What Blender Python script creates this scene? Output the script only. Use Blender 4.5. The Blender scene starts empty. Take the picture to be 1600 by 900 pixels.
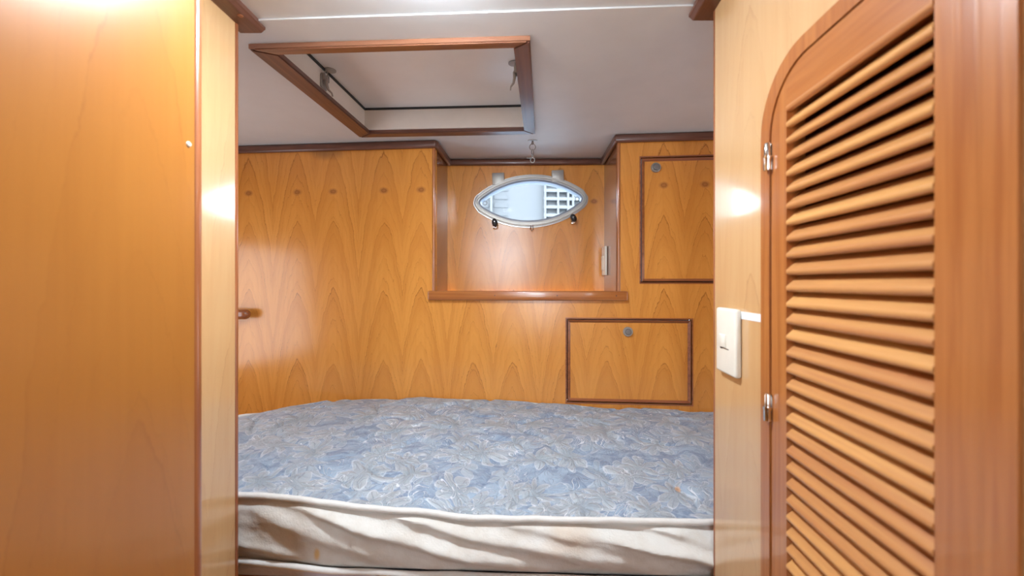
import bpy, bmesh, math, random
from mathutils import Vector, Matrix, noise
random.seed(7)
SC = bpy.context.scene
COL = SC.collection
PI = math.pi
EYE = 1.35            # height of the lens above the cabin sole
CEIL = EYE + 0.50

# ------------------------------------------------------------------ camera
cam_d = bpy.data.cameras.new('camera')
cam_d.sensor_width = 36.0
cam_d.lens = 14.4
cam_d.shift_x = -0.0106
cam_d.shift_y = -0.0044
cam_d.clip_start = 0.02
cam_d.clip_end = 1000
cam_d.dof.use_dof = True
cam_d.dof.focus_distance = 1.25
cam_d.dof.aperture_fstop = 3.6
cam = bpy.data.objects.new('camera', cam_d)
COL.objects.link(cam)
cam.location = (0, 0, EYE)
cam.rotation_euler = (PI / 2, 0, 0)
SC.camera = cam

# ------------------------------------------------------------------ world, lights, exposure
world = bpy.data.worlds.new('sky')
SC.world = world
world.use_nodes = True
bg = world.node_tree.nodes['Background']
bg.inputs['Color'].default_value = (0.86, 0.97, 1.08, 1)
bg.inputs['Strength'].default_value = 6.5

def area_light(name, loc, target, size, size_y, power, color):
    d = bpy.data.lights.new(name, 'AREA')
    d.shape = 'RECTANGLE'; d.size = size; d.size_y = size_y
    d.energy = power; d.color = color
    o = bpy.data.objects.new(name, d); COL.objects.link(o)
    o.location = loc
    o.rotation_euler = (Vector(target) - Vector(loc)).to_track_quat('-Z', 'Y').to_euler()
    return o
LAMP_POWER = 21.5
area_light('rear_fill', (-0.25, -1.30, EYE + 0.33), (0, 1.3, EYE - 0.10), 0.26, 0.28, 2.8, (0.90, 1.0, 1.10))  # unseen fill light added at the rear opening
area_light('cabin_end_fill', (-1.285, 1.08, EYE + 0.02), (-0.30, 1.08, EYE + 0.12), 0.50, 0.75, 2.5, (0.90, 1.0, 1.10))  # unseen fill lights added at both cabin ends, no fittings
area_light('cabin_end_fill', (1.225, 1.02, EYE + 0.02), (0.30, 1.02, EYE + 0.12), 0.50, 0.75, 2.1, (0.90, 1.0, 1.10))
SC.view_settings.view_transform = 'Standard'
SC.view_settings.look = 'None'
SC.view_settings.gamma = 1
SC.view_settings.use_curve_mapping = False
SC.view_settings.exposure = 0.80

# ------------------------------------------------------------------ node helper
class NT:
    def __init__(self, name):
        self.m = bpy.data.materials.new(name)
        self.m.use_nodes = True
        self.t = self.m.node_tree
        self.p = self.t.nodes['Principled BSDF']
    def node(self, kind, **kw):
        n = self.t.nodes.new(kind)
        for k, v in kw.items(): setattr(n, k, v)
        return n
    def put(self, sock, v):
        if isinstance(v, bpy.types.NodeSocket): self.t.links.new(v, sock)
        elif v is not None: sock.default_value = v
    def math(self, op, a, b=None, c=None, clamp=False):
        n = self.node('ShaderNodeMath', operation=op); n.use_clamp = clamp
        self.put(n.inputs[0], a); self.put(n.inputs[1], b)
        if c is not None: self.put(n.inputs[2], c)
        return n.outputs[0]
    def step(self, v, lo, hi, a=0.0, b=1.0):
        n = self.node('ShaderNodeMapRange', interpolation_type='SMOOTHSTEP')
        self.put(n.inputs[0], v)
        for i, x in enumerate((lo, hi, a, b)): self.put(n.inputs[1 + i], x)
        return n.outputs[0]
    def noise(self, vec, scale=1.0, detail=2.0, rough=0.5, dist=0.0, dims='3D'):
        n = self.node('ShaderNodeTexNoise', noise_dimensions=dims)
        self.put(n.inputs['Vector'], vec)
        n.inputs['Scale'].default_value = scale; n.inputs['Detail'].default_value = detail
        n.inputs['Roughness'].default_value = rough; n.inputs['Distortion'].default_value = dist
        return n.outputs[0]
    def xyz(self, x, y, z):
        n = self.node('ShaderNodeCombineXYZ')
        self.put(n.inputs[0], x); self.put(n.inputs[1], y); self.put(n.inputs[2], z)
        return n.outputs[0]
    def sep(self, v):
        n = self.node('ShaderNodeSeparateXYZ'); self.put(n.inputs[0], v)
        return n.outputs
    def scale(self, v, s):
        n = self.node('ShaderNodeVectorMath', operation='MULTIPLY')
        self.put(n.inputs[0], v); n.inputs[1].default_value = s
        return n.outputs[0]
    def mix(self, f, a, b, blend='MIX'):
        n = self.node('ShaderNodeMix', data_type='RGBA', blend_type=blend)
        self.put(n.inputs[0], f); self.put(n.inputs[6], a); self.put(n.inputs[7], b)
        return n.outputs[2]
    def pos(self):
        return self.node('ShaderNodeNewGeometry').outputs['Position']
    def obj(self):
        return self.node('ShaderNodeTexCoord').outputs['Object']
    def rnd(self):
        return self.node('ShaderNodeObjectInfo').outputs['Random']
    def bump(self, h, dist, strength=1.0):
        n = self.node('ShaderNodeBump'); n.inputs['Distance'].default_value = dist
        n.inputs['Strength'].default_value = strength
        self.put(n.inputs['Height'], h)
        self.t.links.new(n.outputs[0], self.p.inputs['Normal'])
    def base(self, c): self.put(self.p.inputs['Base Color'], c)
    def set(self, **kw):
        for k, v in kw.items(): self.put(self.p.inputs[k.replace('_', ' ')], v)
        return self.m

def C(r, g, b): return (r, g, b, 1.0)

def plain(name, col, rough=0.5, metal=0.0, bump=0.0, bscale=80.0, **kw):
    n = NT(name)
    p = n.obj()
    f = n.noise(p, bscale * 0.3, 3, 0.6)
    d = tuple(c * 0.86 for c in col[:3]) + (1,)
    n.base(n.mix(f, d, col))
    n.set(Roughness=rough, Metallic=metal, **kw)
    if bump: n.bump(n.noise(p, bscale, 3, 0.6), bump)
    return n.m

# ------------------------------------------------------------------ wood
def veneer(name, light, mid, dark, line, axis='X', u0=0.0, w=0.161, knot=True, strength=1.0, rough=0.23, period=0.245, phase=0.58, coat=0.2, coat_rough=0.19):
    """crown-cut veneer: book-matched leaves, nested pointed arches, straight grain between"""
    n = NT(name)
    x, y, z = n.sep(n.pos())
    u = x if axis == 'X' else y
    warp = n.noise(n.xyz(n.math('MULTIPLY', u, 3.0), 0.0, n.math('MULTIPLY', z, 2.0)), 2.2, 3, 0.6)
    warp = n.math('SUBTRACT', warp, 0.5)
    fine = n.math('SUBTRACT', n.noise(n.xyz(n.math('MULTIPLY', u, 30.0), 0.0, n.math('MULTIPLY', z, 9.0)), 2.0, 4, 0.65), 0.5)
    leaf = n.math('PINGPONG', n.math('SUBTRACT', u, u0), w)
    du = n.math('ABSOLUTE', n.math('SUBTRACT', leaf, 0.42 * w))
    du = n.math('ABSOLUTE', n.math('ADD', du, n.math('MULTIPLY', fine, 0.014)))
    zz = n.math('ADD', n.math('ADD', z, n.math('MULTIPLY', warp, 0.10)), n.math('MULTIPLY', fine, 0.02))
    F = n.math('ADD', zz, n.math('ADD', n.math('MULTIPLY', du, 1.3), n.math('MULTIPLY', n.math('MULTIPLY', du, du), 36.0)))
    s1 = n.math('FRACT', n.math('ADD', n.math('DIVIDE', F, period), phase))
    s2 = n.math('FRACT', n.math('DIVIDE', n.math('ADD', F, n.math('MULTIPLY', fine, 0.02)), period * 0.31))
    s3 = n.math('FRACT', n.math('DIVIDE', F, period * 0.117))
    streak = n.noise(n.xyz(n.math('MULTIPLY', leaf, 70.0), 0.0, n.math('MULTIPLY', z, 1.6)), 1.0, 4, 0.6)
    broad = n.noise(n.xyz(n.math('MULTIPLY', u, 3.0), 1.7, n.math('MULTIPLY', z, 2.2)), 1.3, 3, 0.55)
    tone = n.math('ADD', n.math('MULTIPLY', streak, 0.55), n.math('MULTIPLY', broad, 0.55))
    c = n.mix(n.step(tone, 0.30, 0.80), light, mid)
    c = n.mix(n.math('MULTIPLY', n.step(s1, 0.35, 1.0), 0.36 * strength), c, dark)
    c = n.mix(n.math('MULTIPLY', n.step(s2, 0.5, 1.0), 0.15 * strength), c, dark)
    c = n.mix(n.math('MULTIPLY', n.step(s3, 0.6, 1.0), 0.08 * strength), c, dark)
    # the sharp late-wood lines on the big arches
    l1 = n.math('MULTIPLY', n.step(s1, 0.965, 0.99), n.step(s1, 1.0, 0.992))
    l2 = n.math('MULTIPLY', n.step(s2, 0.93, 0.98), n.step(s2, 1.0, 0.985))
    patch = n.step(n.noise(n.xyz(n.math('MULTIPLY', u, 9.0), 3.1, n.math('MULTIPLY', z, 4.0)), 1.5, 2), 0.40, 0.60)
    c = n.mix(n.math('MULTIPLY', n.math('MULTIPLY', l1, n.math('ADD', 0.2, n.math('MULTIPLY', patch, 0.8))), 0.62 * strength), c, line)
    c = n.mix(n.math('MULTIPLY', n.math('MULTIPLY', l2, patch), 0.35 * strength), c, line)
    # short dark pores
    pore = n.noise(n.xyz(n.math('MULTIPLY', u, 420.0), 0.0, n.math('MULTIPLY', z, 30.0)), 1.0, 2, 0.5)
    c = n.mix(n.math('MULTIPLY', n.step(pore, 0.66, 0.78), 0.16 * strength), c, line)
    if knot:
        dz = n.math('SUBTRACT', z, EYE + 0.330)
        lx = n.math('SUBTRACT', leaf, 0.42 * w)
        r = n.math('SQRT', n.math('ADD', n.math('MULTIPLY', lx, lx), n.math('MULTIPLY', n.math('MULTIPLY', dz, dz), 2.2)))
        r = n.math('ADD', r, n.math('MULTIPLY', fine, 0.012))
        c = n.mix(n.step(r, 0.022, 0.006, 0.0, 0.55), c, C(0.20, 0.06, 0.03))
        ring = n.math('MULTIPLY', n.step(r, 0.004, 0.007), n.step(r, 0.011, 0.008))
        c = n.mix(n.math('MULTIPLY', ring, 0.35), c, line)
    if axis == 'X':
        # damp mark under the ceiling moulding
        sx = n.math('MULTIPLY', n.math('ADD', x, 0.70), 0.45); sz = n.math('SUBTRACT', z, EYE + 0.475)
        r = n.math('ADD', n.math('SQRT', n.math('ADD', n.math('MULTIPLY', sx, sx), n.math('MULTIPLY', sz, sz))), n.math('MULTIPLY', warp, 0.05))
        c = n.mix(n.step(r, 0.042, 0.008, 0.0, 0.5), c, C(0.10, 0.05, 0.03))
    n.base(c)
    n.set(Roughness=rough)
    n.set(**{'Coat_Weight': coat, 'Coat_Roughness': coat_rough})
    n.bump(n.math('ADD', n.noise(n.xyz(u, y, z), 7.0, 2, 0.5), n.math('MULTIPLY', streak, 0.05)), 0.002, 0.35)
    return n.m

def solid_wood(name, light, dark, axis='X', rough=0.28, vary=0.0, coat=0.6):
    n = NT(name)
    o = n.obj()
    s = {'X': (3, 90, 90), 'Y': (90, 3, 90), 'Z': (90, 90, 3)}[axis]
    rv = n.rnd()
    off = n.node('ShaderNodeVectorMath', operation='ADD')
    n.put(off.inputs[0], n.scale(o, s)); n.put(off.inputs[1], n.xyz(n.math('MULTIPLY', rv, 40.0), n.math('MULTIPLY', rv, 17.0), 0.0))
    g = n.noise(off.outputs[0], 1.0, 4, 0.62, 0.4)
    f = n.step(g, 0.30, 0.72)
    if vary:
        f = n.math('ADD', n.math('MULTIPLY', f, 0.45), n.math('MULTIPLY', rv, vary), clamp=True)
    c = n.mix(f, light, dark)
    n.base(c)
    n.set(Roughness=rough)
    n.set(**{'Coat_Weight': coat, 'Coat_Roughness': 0.09})
    n.bump(g, 0.0006, 0.4)
    return n.m

V_L, V_M, V_D, V_LN = C(0.70, 0.310, 0.066), C(0.62, 0.250, 0.046), C(0.47, 0.165, 0.026), C(0.19, 0.062, 0.014)
M = {}
M['veneer'] = veneer('cherry_veneer', V_L, V_M, V_D, V_LN, 'X', u0=-0.748)
M['veneer_lit'] = veneer('cherry_veneer_lit', C(0.60, 0.385, 0.19), C(0.55, 0.32, 0.145), C(0.46, 0.235, 0.090), C(0.30, 0.14, 0.05), 'Y', u0=0.70, w=0.22, knot=False, strength=0.35, rough=0.28, period=0.4, coat=1.0, coat_rough=0.10)  # paler copy of the cherry, lamp light and sheen put into the colour
M['veneer_dimmed'] = veneer('cherry_veneer_dimmed', C(0.39, 0.155, 0.030), C(0.345, 0.130, 0.024), C(0.285, 0.098, 0.017), C(0.18, 0.058, 0.010), 'Y', u0=0.30, w=0.30, knot=False, strength=0.35, rough=0.28, period=0.5, coat=0.35, coat_rough=0.12)  # darker copy of the cherry, dimmed in colour against the close lamp
for ax in 'XYZ':
    M['red' + ax] = solid_wood('red_timber_' + ax, C(0.34, 0.115, 0.040), C(0.19, 0.055, 0.022), ax)
    M['dark' + ax] = solid_wood('dark_timber_' + ax, C(0.16, 0.066, 0.042), C(0.095, 0.038, 0.026), ax, rough=0.36, coat=0.25)
    M['orange' + ax] = solid_wood('orange_timber_' + ax, C(0.42, 0.155, 0.042), C(0.31, 0.096, 0.024), ax)
M['dark_litX'] = solid_wood('dark_timber_lit_X', C(0.25, 0.105, 0.055), C(0.16, 0.062, 0.034), 'X')  # lighter copy of the dark timber, lamp light coloured into the near bar
M['latch'] = plain('worn_grey_metal', C(0.42, 0.40, 0.38), 0.5, 0.5)
M['slat'] = solid_wood('louver_slat_timber', C(0.62, 0.32, 0.105), C(0.40, 0.155, 0.055), 'Y', rough=0.32, vary=0.62, coat=0.25)
M['niche'] = solid_wood('niche_side_timber', C(0.27, 0.10, 0.038), C(0.17, 0.055, 0.020), 'Z', rough=0.22)
M['paint'] = plain('white_ceiling_panel', C(0.67, 0.69, 0.70), 0.45, bump=0.0003, bscale=30)
M['coaming'] = plain('aged_white_paint', C(0.84, 0.81, 0.76), 0.5, bump=0.0006, bscale=60)
M['lid'] = plain('white_hatch_lid', C(0.80, 0.81, 0.81), 0.30, bump=0.0003, bscale=25)
M['rubber'] = plain('black_rubber', C(0.02, 0.022, 0.022), 0.6)
M['steel'] = plain('stainless_steel', C(0.40, 0.39, 0.37), 0.3, 1.0)
M['cast'] = plain('brushed_cast_steel', C(0.42, 0.405, 0.375), 0.48, 0.75)
M['chrome'] = plain('chrome', C(0.78, 0.77, 0.75), 0.12, 1.0)
M['dull'] = plain('dull_galvanised_metal', C(0.25, 0.24, 0.23), 0.45, 0.8)
M['black'] = plain('black_plastic', C(0.015, 0.016, 0.018), 0.3)
M['white'] = plain('cream_switch_plastic', C(0.80, 0.76, 0.66), 0.35)
M['tape'] = plain('white_label_tape', C(0.85, 0.86, 0.88), 0.4)
M['dark'] = plain('cavity_shade', C(0.03, 0.018, 0.010), 0.9)  # near-black colour puts the shade inside the locker cavity
M['floorw'] = solid_wood('sole_timber', C(0.30, 0.15, 0.06), C(0.20, 0.09, 0.035), 'Y')
M['hull'] = plain('grey_blue_hull_paint', C(0.22, 0.25, 0.31), 0.5)
M['facade'] = plain('white_facade_render', C(0.090, 0.095, 0.10), 0.8)
M['facade_glass'] = plain('grey_facade_glazing', C(0.070, 0.075, 0.080), 0.6)
M['facade_trim'] = plain('white_facade_trim', C(0.120, 0.125, 0.13), 0.8)

def glass_mat():
    n = NT('porthole_glass')
    n.base(C(0.97, 0.99, 1.0))
    n.set(Roughness=0.02, IOR=1.05)
    n.set(**{'Transmission_Weight': 1.0})
    return n.m
M['glass'] = glass_mat()

def damask():
    n = NT('blue_damask_ticking')
    o = n.obj()
    x, y, z = n.sep(o)
    wv = n.node('ShaderNodeTexNoise'); n.put(wv.inputs['Vector'], n.xyz(x, y, 0.0)); wv.inputs['Scale'].default_value = 9.0; wv.inputs['Detail'].default_value = 2
    wx, wy, _ = n.sep(wv.outputs['Color'])
    px = n.math('ADD', n.math('MULTIPLY', x, 9.0), n.math('MULTIPLY', n.math('SUBTRACT', wx, 0.5), 0.75))
    py = n.math('ADD', n.math('MULTIPLY', y, 9.0), n.math('MULTIPLY', n.math('SUBTRACT', wy, 0.5), 0.75))
    def blooms(sx, sy, k, petals, r0, r1, ox):
        v = n.node('ShaderNodeTexVoronoi', voronoi_dimensions='2D', feature='F1')
        vec = n.xyz(n.math('ADD', n.math('MULTIPLY', px, sx), ox), n.math('ADD', n.math('MULTIPLY', py, sy), ox), 0.0)
        n.put(v.inputs['Vector'], vec); v.inputs['Scale'].default_value = 1.0; v.inputs['Randomness'].default_value = k
        d = n.node('ShaderNodeVectorMath', operation='SUBTRACT')
        n.put(d.inputs[0], vec); n.put(d.inputs[1], v.outputs['Position'])
        dx, dy, _ = n.sep(d.outputs[0])
        cr, cg, _ = n.sep(v.outputs['Color'])
        ang = n.math('ADD', n.math('ARCTAN2', dy, dx), n.math('MULTIPLY', cr, 6.28))
        r = v.outputs['Distance']
        lob = n.math('POWER', n.math('ABSOLUTE', n.math('COSINE', n.math('MULTIPLY', ang, petals / 2))), 0.95)
        R = n.math('ADD', r0, n.math('MULTIPLY', lob, r1))
        R = n.math('MULTIPLY', R, n.math('ADD', 0.75, n.math('MULTIPLY', cg, 0.4)))
        q = n.math('DIVIDE', r, R)
        inside = n.step(q, 1.0, 0.93)
        rim = n.math('MULTIPLY', n.step(q, 0.93, 0.99), n.step(q, 1.09, 1.02))
        vein = n.math('MULTIPLY', n.step(n.math('ABSOLUTE', n.math('SINE', n.math('MULTIPLY', ang, petals / 2))), 0.12, 0.02), n.step(q, 0.15, 0.35))
        vein = n.math('MULTIPLY', vein, inside)
        return inside, rim, vein, q, cg
    leafm, leafrim, leafv, lq, lc = blooms(1.75, 1.45, 1.0, 5, 0.10, 0.42, 3.7)
    flo, rim, vein, q, fc = blooms(1.05, 1.05, 0.85, 7, 0.17, 0.33, 0.0)
    shade = n.noise(n.xyz(n.math('MULTIPLY', px, 0.8), n.math('MULTIPLY', py, 1.3), 0.0), 2.6, 3, 0.6, 1.2)
    c = n.mix(n.step(shade, 0.36, 0.64), C(0.150, 0.205, 0.300), C(0.285, 0.370, 0.475))
    streaks = n.noise(n.xyz(n.math('MULTIPLY', px, 2.0), n.math('MULTIPLY', py, 4.5), 0.0), 2.4, 3, 0.6, 1.5)
    c = n.mix(n.math('MULTIPLY', n.step(streaks, 0.52, 0.62), 0.40), c, C(0.37, 0.44, 0.54))
    c = n.mix(n.math('MULTIPLY', leafm, 0.72), c, n.mix(lc, C(0.28, 0.345, 0.415), C(0.385, 0.43, 0.475)))
    c = n.mix(n.math('MULTIPLY', leafrim, 0.45), c, C(0.64, 0.67, 0.72))
    c = n.mix(n.math('MULTIPLY', leafv, 0.35), c, C(0.24, 0.28, 0.36))
    petal = n.mix(n.step(q, 0.15, 1.0), C(0.300, 0.340, 0.370), C(0.425, 0.455, 0.475))
    c = n.mix(n.math('MULTIPLY', flo, 0.68), c, petal)
    c = n.mix(n.math('MULTIPLY', vein, 0.65), c, C(0.23, 0.25, 0.30))
    c = n.mix(n.math('MULTIPLY', rim, 0.55), c, C(0.68, 0.70, 0.73))
    scr = n.noise(n.xyz(px, py, 0.0), 2.1, 1, 0.4, 2.6)
    band = n.math('ABSOLUTE', n.math('SUBTRACT', n.math('FRACT', n.math('MULTIPLY', scr, 5.0)), 0.5))
    gate = n.step(n.noise(n.xyz(px, py, 4.0), 1.4, 1), 0.47, 0.55)
    scroll = n.math('MULTIPLY', n.step(band, 0.055, 0.02), gate)
    c = n.mix(n.math('MULTIPLY', scroll, 0.85), c, C(0.72, 0.75, 0.80))
    # small orange stain near the front
    sx = n.math('SUBTRACT', x, 0.334); sy = n.math('SUBTRACT', y, 0.885)
    rr = n.math('SQRT', n.math('ADD', n.math('MULTIPLY', sx, sx), n.math('MULTIPLY', n.math('MULTIPLY', sy, sy), 0.4)))
    c = n.mix(n.step(rr, 0.007, 0.004, 0, 0.8), c, C(0.62, 0.33, 0.14))
    n.base(c)
    n.set(Roughness=0.55)
    n.set(**{'Sheen_Weight': 0.15})
    puff = n.math('SUBTRACT', n.math('MULTIPLY', n.step(q, 1.15, 0.2), 1.0), n.math('MULTIPLY', vein, 0.25))
    thread = n.noise(n.xyz(n.math('MULTIPLY', px, 5.0), n.math('MULTIPLY', py, 9.0), 2.0), 2.2, 3, 0.6, 2.0)
    tb = n.math('ABSOLUTE', n.math('SUBTRACT', n.math('FRACT', n.math('MULTIPLY', thread, 6.0)), 0.5))
    c = n.mix(n.math('MULTIPLY', n.step(tb, 0.16, 0.05), 0.22), c, C(0.54, 0.60, 0.66))
    c = n.mix(n.math('MULTIPLY', n.step(tb, 0.42, 0.48), 0.35), c, C(0.17, 0.21, 0.29))
    n.base(c)
    h = n.math('ADD', puff, n.math('MULTIPLY', n.step(lq, 1.1, 0.2), 0.6))
    h = n.math('ADD', h, n.math('MULTIPLY', n.step(band, 0.0, 0.16), 0.3))
    h = n.math('ADD', h, n.math('MULTIPLY', n.noise(o, 40.0, 3), 0.25))
    n.bump(h, 0.006, 0.75)
    return n.m
M['damask'] = damask()

def cotton():
    n = NT('cream_cotton_ticking')
    o = n.obj()
    x, y, z = n.sep(o)
    f = n.noise(o, 14.0, 4, 0.6)
    c = n.mix(n.step(f, 0.35, 0.75), C(0.64, 0.63, 0.595), C(0.56, 0.52, 0.46))
    g = n.noise(n.xyz(x, 0.0, n.math('MULTIPLY', z, 2.0)), 5.0, 3, 0.6)
    c = n.mix(n.math('MULTIPLY', n.step(g, 0.55, 0.72), 0.35), c, C(0.58, 0.43, 0.30))
    sx = n.math('SUBTRACT', x, -0.402); sz = n.math('SUBTRACT', z, EYE - 0.528)
    rr = n.math('SQRT', n.math('ADD', n.math('MULTIPLY', sx, sx), n.math('MULTIPLY', n.math('MULTIPLY', sz, sz), 0.25)))
    c = n.mix(n.step(n.math('ADD', rr, n.math('MULTIPLY', n.math('SUBTRACT', f, 0.5), 0.01)), 0.009, 0.003, 0, 0.8), c, C(0.62, 0.36, 0.10))
    n.base(c)
    n.set(Roughness=0.9)
    n.bump(n.math('ADD', n.noise(o, 30.0, 4, 0.6), n.math('MULTIPLY', n.noise(o, 300.0, 2), 0.15)), 0.004, 0.6)
    return n.m
M['cotton'] = cotton()
M['piping'] = plain('white_cotton_piping', C(0.70, 0.69, 0.66), 0.85, bump=0.001, bscale=120)
M['underside'] = plain('blue_white_underside_fabric', C(0.45, 0.46, 0.58), 0.85, bump=0.002, bscale=60)

# ------------------------------------------------------------------ mesh helpers
def obj(name, bm, mat, parent=None, smooth=False, loc=None, rz=0.0):
    bmesh.ops.recalc_face_normals(bm, faces=bm.faces[:])
    me = bpy.data.meshes.new(name)
    bm.to_mesh(me); bm.free()
    if mat: me.materials.append(mat)
    if smooth:
        for p in me.polygons: p.use_smooth = True
        me.set_sharp_from_angle(angle=math.radians(40))
    o = bpy.data.objects.new(name, me)
    COL.objects.link(o)
    if parent: o.parent = parent
    if loc: o.location = loc
    if rz: o.rotation_euler = (0, 0, rz)
    return o

def thing(name, label, cat, loc=(0, 0, 0), rz=0.0, group=None):
    o = bpy.data.objects.new(name, None)
    o.empty_display_size = 0.05
    COL.objects.link(o)
    o.location = loc; o.rotation_euler = (0, 0, rz)
    o['label'] = label; o['category'] = cat
    if group: o['group'] = group
    return o

def struct(name, bm, mat, smooth=False, loc=None, rz=0.0):
    o = obj(name, bm, mat, None, smooth, loc, rz)
    o['kind'] = 'structure'
    return o

def merge(bm, tmp, mtx=None):
    if mtx is not None: bmesh.ops.transform(tmp, matrix=mtx, verts=tmp.verts[:])
    me = bpy.data.meshes.new('tmp'); tmp.to_mesh(me); tmp.free()
    bm.from_mesh(me); bpy.data.meshes.remove(me)

def box(bm, lo, hi, bev=0.0, seg=2, mtx=None):
    t = bmesh.new()
    bmesh.ops.create_cube(t, size=1.0)
    lo, hi = Vector(lo), Vector(hi)
    c = (lo + hi) / 2; s = hi - lo
    for v in t.verts: v.co = Vector((v.co.x * s.x, v.co.y * s.y, v.co.z * s.z)) + c
    if bev: bmesh.ops.bevel(t, geom=t.edges[:], offset=bev, segments=seg, affect='EDGES', profile=0.5)
    merge(bm, t, mtx)

def boxbm(lo, hi, bev=0.0, seg=2):
    bm = bmesh.new(); box(bm, lo, hi, bev, seg); return bm

def beam(bm, p0, p1, wid, hgt, bev=0.0, seg=3):
    """bar from p0 to p1 (centre line), width across, height up"""
    p0, p1 = Vector(p0), Vector(p1)
    d = p1 - p0; L = d.length; d.normalize()
    up = Vector((0, 0, 1))
    if abs(d.z) > 0.9: up = Vector((0, 1, 0))
    side = d.cross(up).normalized(); up = side.cross(d)
    m = Matrix((d, side, up)).transposed().to_4x4(); m.translation = (p0 + p1) / 2
    box(bm, (-L / 2, -wid / 2, -hgt / 2), (L / 2, wid / 2, hgt / 2), bev, seg, m)

def tube(bm, pts, r, closed=False, n=10, caps=True):
    pts = [Vector(p) for p in pts]
    N = len(pts); rings = []
    rr = r if isinstance(r, (list, tuple)) else [r] * N
    prev = None
    for i, p in enumerate(pts):
        a = pts[i - 1] if (i > 0 or closed) else p
        b = pts[(i + 1) % N] if (i < N - 1 or closed) else p
        t = (b - a).normalized()
        if prev is None:
            ref = Vector((0, 0, 1)) if abs(t.z) < 0.9 else Vector((1, 0, 0))
            u = t.cross(ref).normalized()
        else:
            u = (prev - t * prev.dot(t)).normalized()
        prev = u
        v = t.cross(u)
        rings.append([bm.verts.new(p + (u * math.cos(k * 2 * PI / n) + v * math.sin(k * 2 * PI / n)) * rr[i]) for k in range(n)])
    for i in range(N if closed else N - 1):
        A, B = rings[i], rings[(i + 1) % N]
        for k in range(n):
            bm.faces.new((A[k], A[(k + 1) % n], B[(k + 1) % n], B[k]))
    if caps and not closed:
        bm.faces.new(rings[0]); bm.faces.new(rings[-1])

def lathe(bm, prof, mtx=None, n=28):
    """prof: (radius, height) pairs about local Z"""
    t = bmesh.new(); rings = []
    for r, h in prof:
        if r < 1e-6: rings.append([t.verts.new((0, 0, h))])
        else: rings.append([t.verts.new((r * math.cos(2 * PI * k / n), r * math.sin(2 * PI * k / n), h)) for k in range(n)])
    for A, B in zip(rings, rings[1:]):
        for k in range(n):
            k2 = (k + 1) % n
            f = [A[k % len(A)], A[k2 % len(A)], B[k2 % len(B)], B[k % len(B)]]
            f = list(dict.fromkeys(f))
            if len(f) >= 3: t.faces.new(f)
    for R in (rings[0], rings[-1]):
        if len(R) > 2: t.faces.new(R)
    merge(bm, t, mtx)

def axis_mtx(loc, direction):
    q = Vector(direction).to_track_quat('Z', 'Y')
    m = q.to_matrix().to_4x4(); m.translation = Vector(loc)
    return m

def holed_sheet(xs, zs, holes, depth, plane='XZ', reveal=True):
    """slab cut into cells, the cells inside a hole left out; front at 0, back at depth"""
    bm = bmesh.new()
    X = sorted(set(xs + [h[0] for h in holes] + [h[1] for h in holes]))
    Z = sorted(set(zs + [h[2] for h in holes] + [h[3] for h in holes]))
    X = [v for v in X if xs[0] <= v <= xs[1]]; Z = [v for v in Z if zs[0] <= v <= zs[1]]
    def P(a, b, d): return (a, d, b) if plane == 'XZ' else (a, b, d)
    vt = {}
    def V(i, j, k):
        key = (i, j, k)
        if key not in vt: vt[key] = bm.verts.new(P(X[i], Z[j], depth if k else 0.0))
        return vt[key]
    def solid(i, j):
        if not (0 <= i < len(X) - 1 and 0 <= j < len(Z) - 1): return False
        cx, cz = (X[i] + X[i + 1]) / 2, (Z[j] + Z[j + 1]) / 2
        return not any(h[0] < cx < h[1] and h[2] < cz < h[3] for h in holes)
    for i in range(len(X) - 1):
        for j in range(len(Z) - 1):
            if not solid(i, j): continue
            for k in (0, 1): bm.faces.new((V(i, j, k), V(i + 1, j, k), V(i + 1, j + 1, k), V(i, j + 1, k)))
            if not solid(i - 1, j): bm.faces.new((V(i, j, 0), V(i, j + 1, 0), V(i, j + 1, 1), V(i, j, 1)))
            if not solid(i + 1, j): bm.faces.new((V(i + 1, j, 0), V(i + 1, j + 1, 0), V(i + 1, j + 1, 1), V(i + 1, j, 1)))
            if not solid(i, j - 1): bm.faces.new((V(i, j, 0), V(i + 1, j, 0), V(i + 1, j, 1), V(i, j, 1)))
            if not solid(i, j + 1): bm.faces.new((V(i, j + 1, 0), V(i + 1, j + 1, 0), V(i + 1, j + 1, 1), V(i, j + 1, 1)))
    return bm

def ring_solid(outer, inner, d0, d1, put):
    """band between two loops of equal length, from depth d0 to d1"""
    bm = bmesh.new(); n = len(outer)
    A = [[bm.verts.new(put(p, d)) for p in L] for L, d in ((outer, d0), (inner, d0), (inner, d1), (outer, d1))]
    for a in range(4):
        B, D = A[a], A[(a + 1) % 4]
        for i in range(n):
            j = (i + 1) % n
            bm.faces.new((B[i], B[j], D[j], D[i]))
    return bm

def loop_fill(loops, put0, put1):
    """flat plate with holes: loops[0] is the outline; solid between two depths"""
    bm = bmesh.new()
    sides = []
    for put in (put0, put1):
        es = []; rings = []
        for L in loops:
            vs = [bm.verts.new(put(p)) for p in L]
            rings.append(vs)
            es += [bm.edges.new((vs[i], vs[(i + 1) % len(vs)])) for i in range(len(vs))]
        bmesh.ops.triangle_fill(bm, use_beauty=True, use_dissolve=False, edges=es)
        sides.append(rings)
    for R0, R1 in zip(*sides):
        for i in range(len(R0)):
            j = (i + 1) % len(R0)
            bm.faces.new((R0[i], R0[j], R1[j], R1[i]))
    return bm

YAW = math.radians(-2.90)

# ================================================================== SETTING
# ---- floor
struct('floor', boxbm((-1.5, -1.4, -0.03), (1.5, 2.0, 0.0)), M['floorw'])

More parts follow.
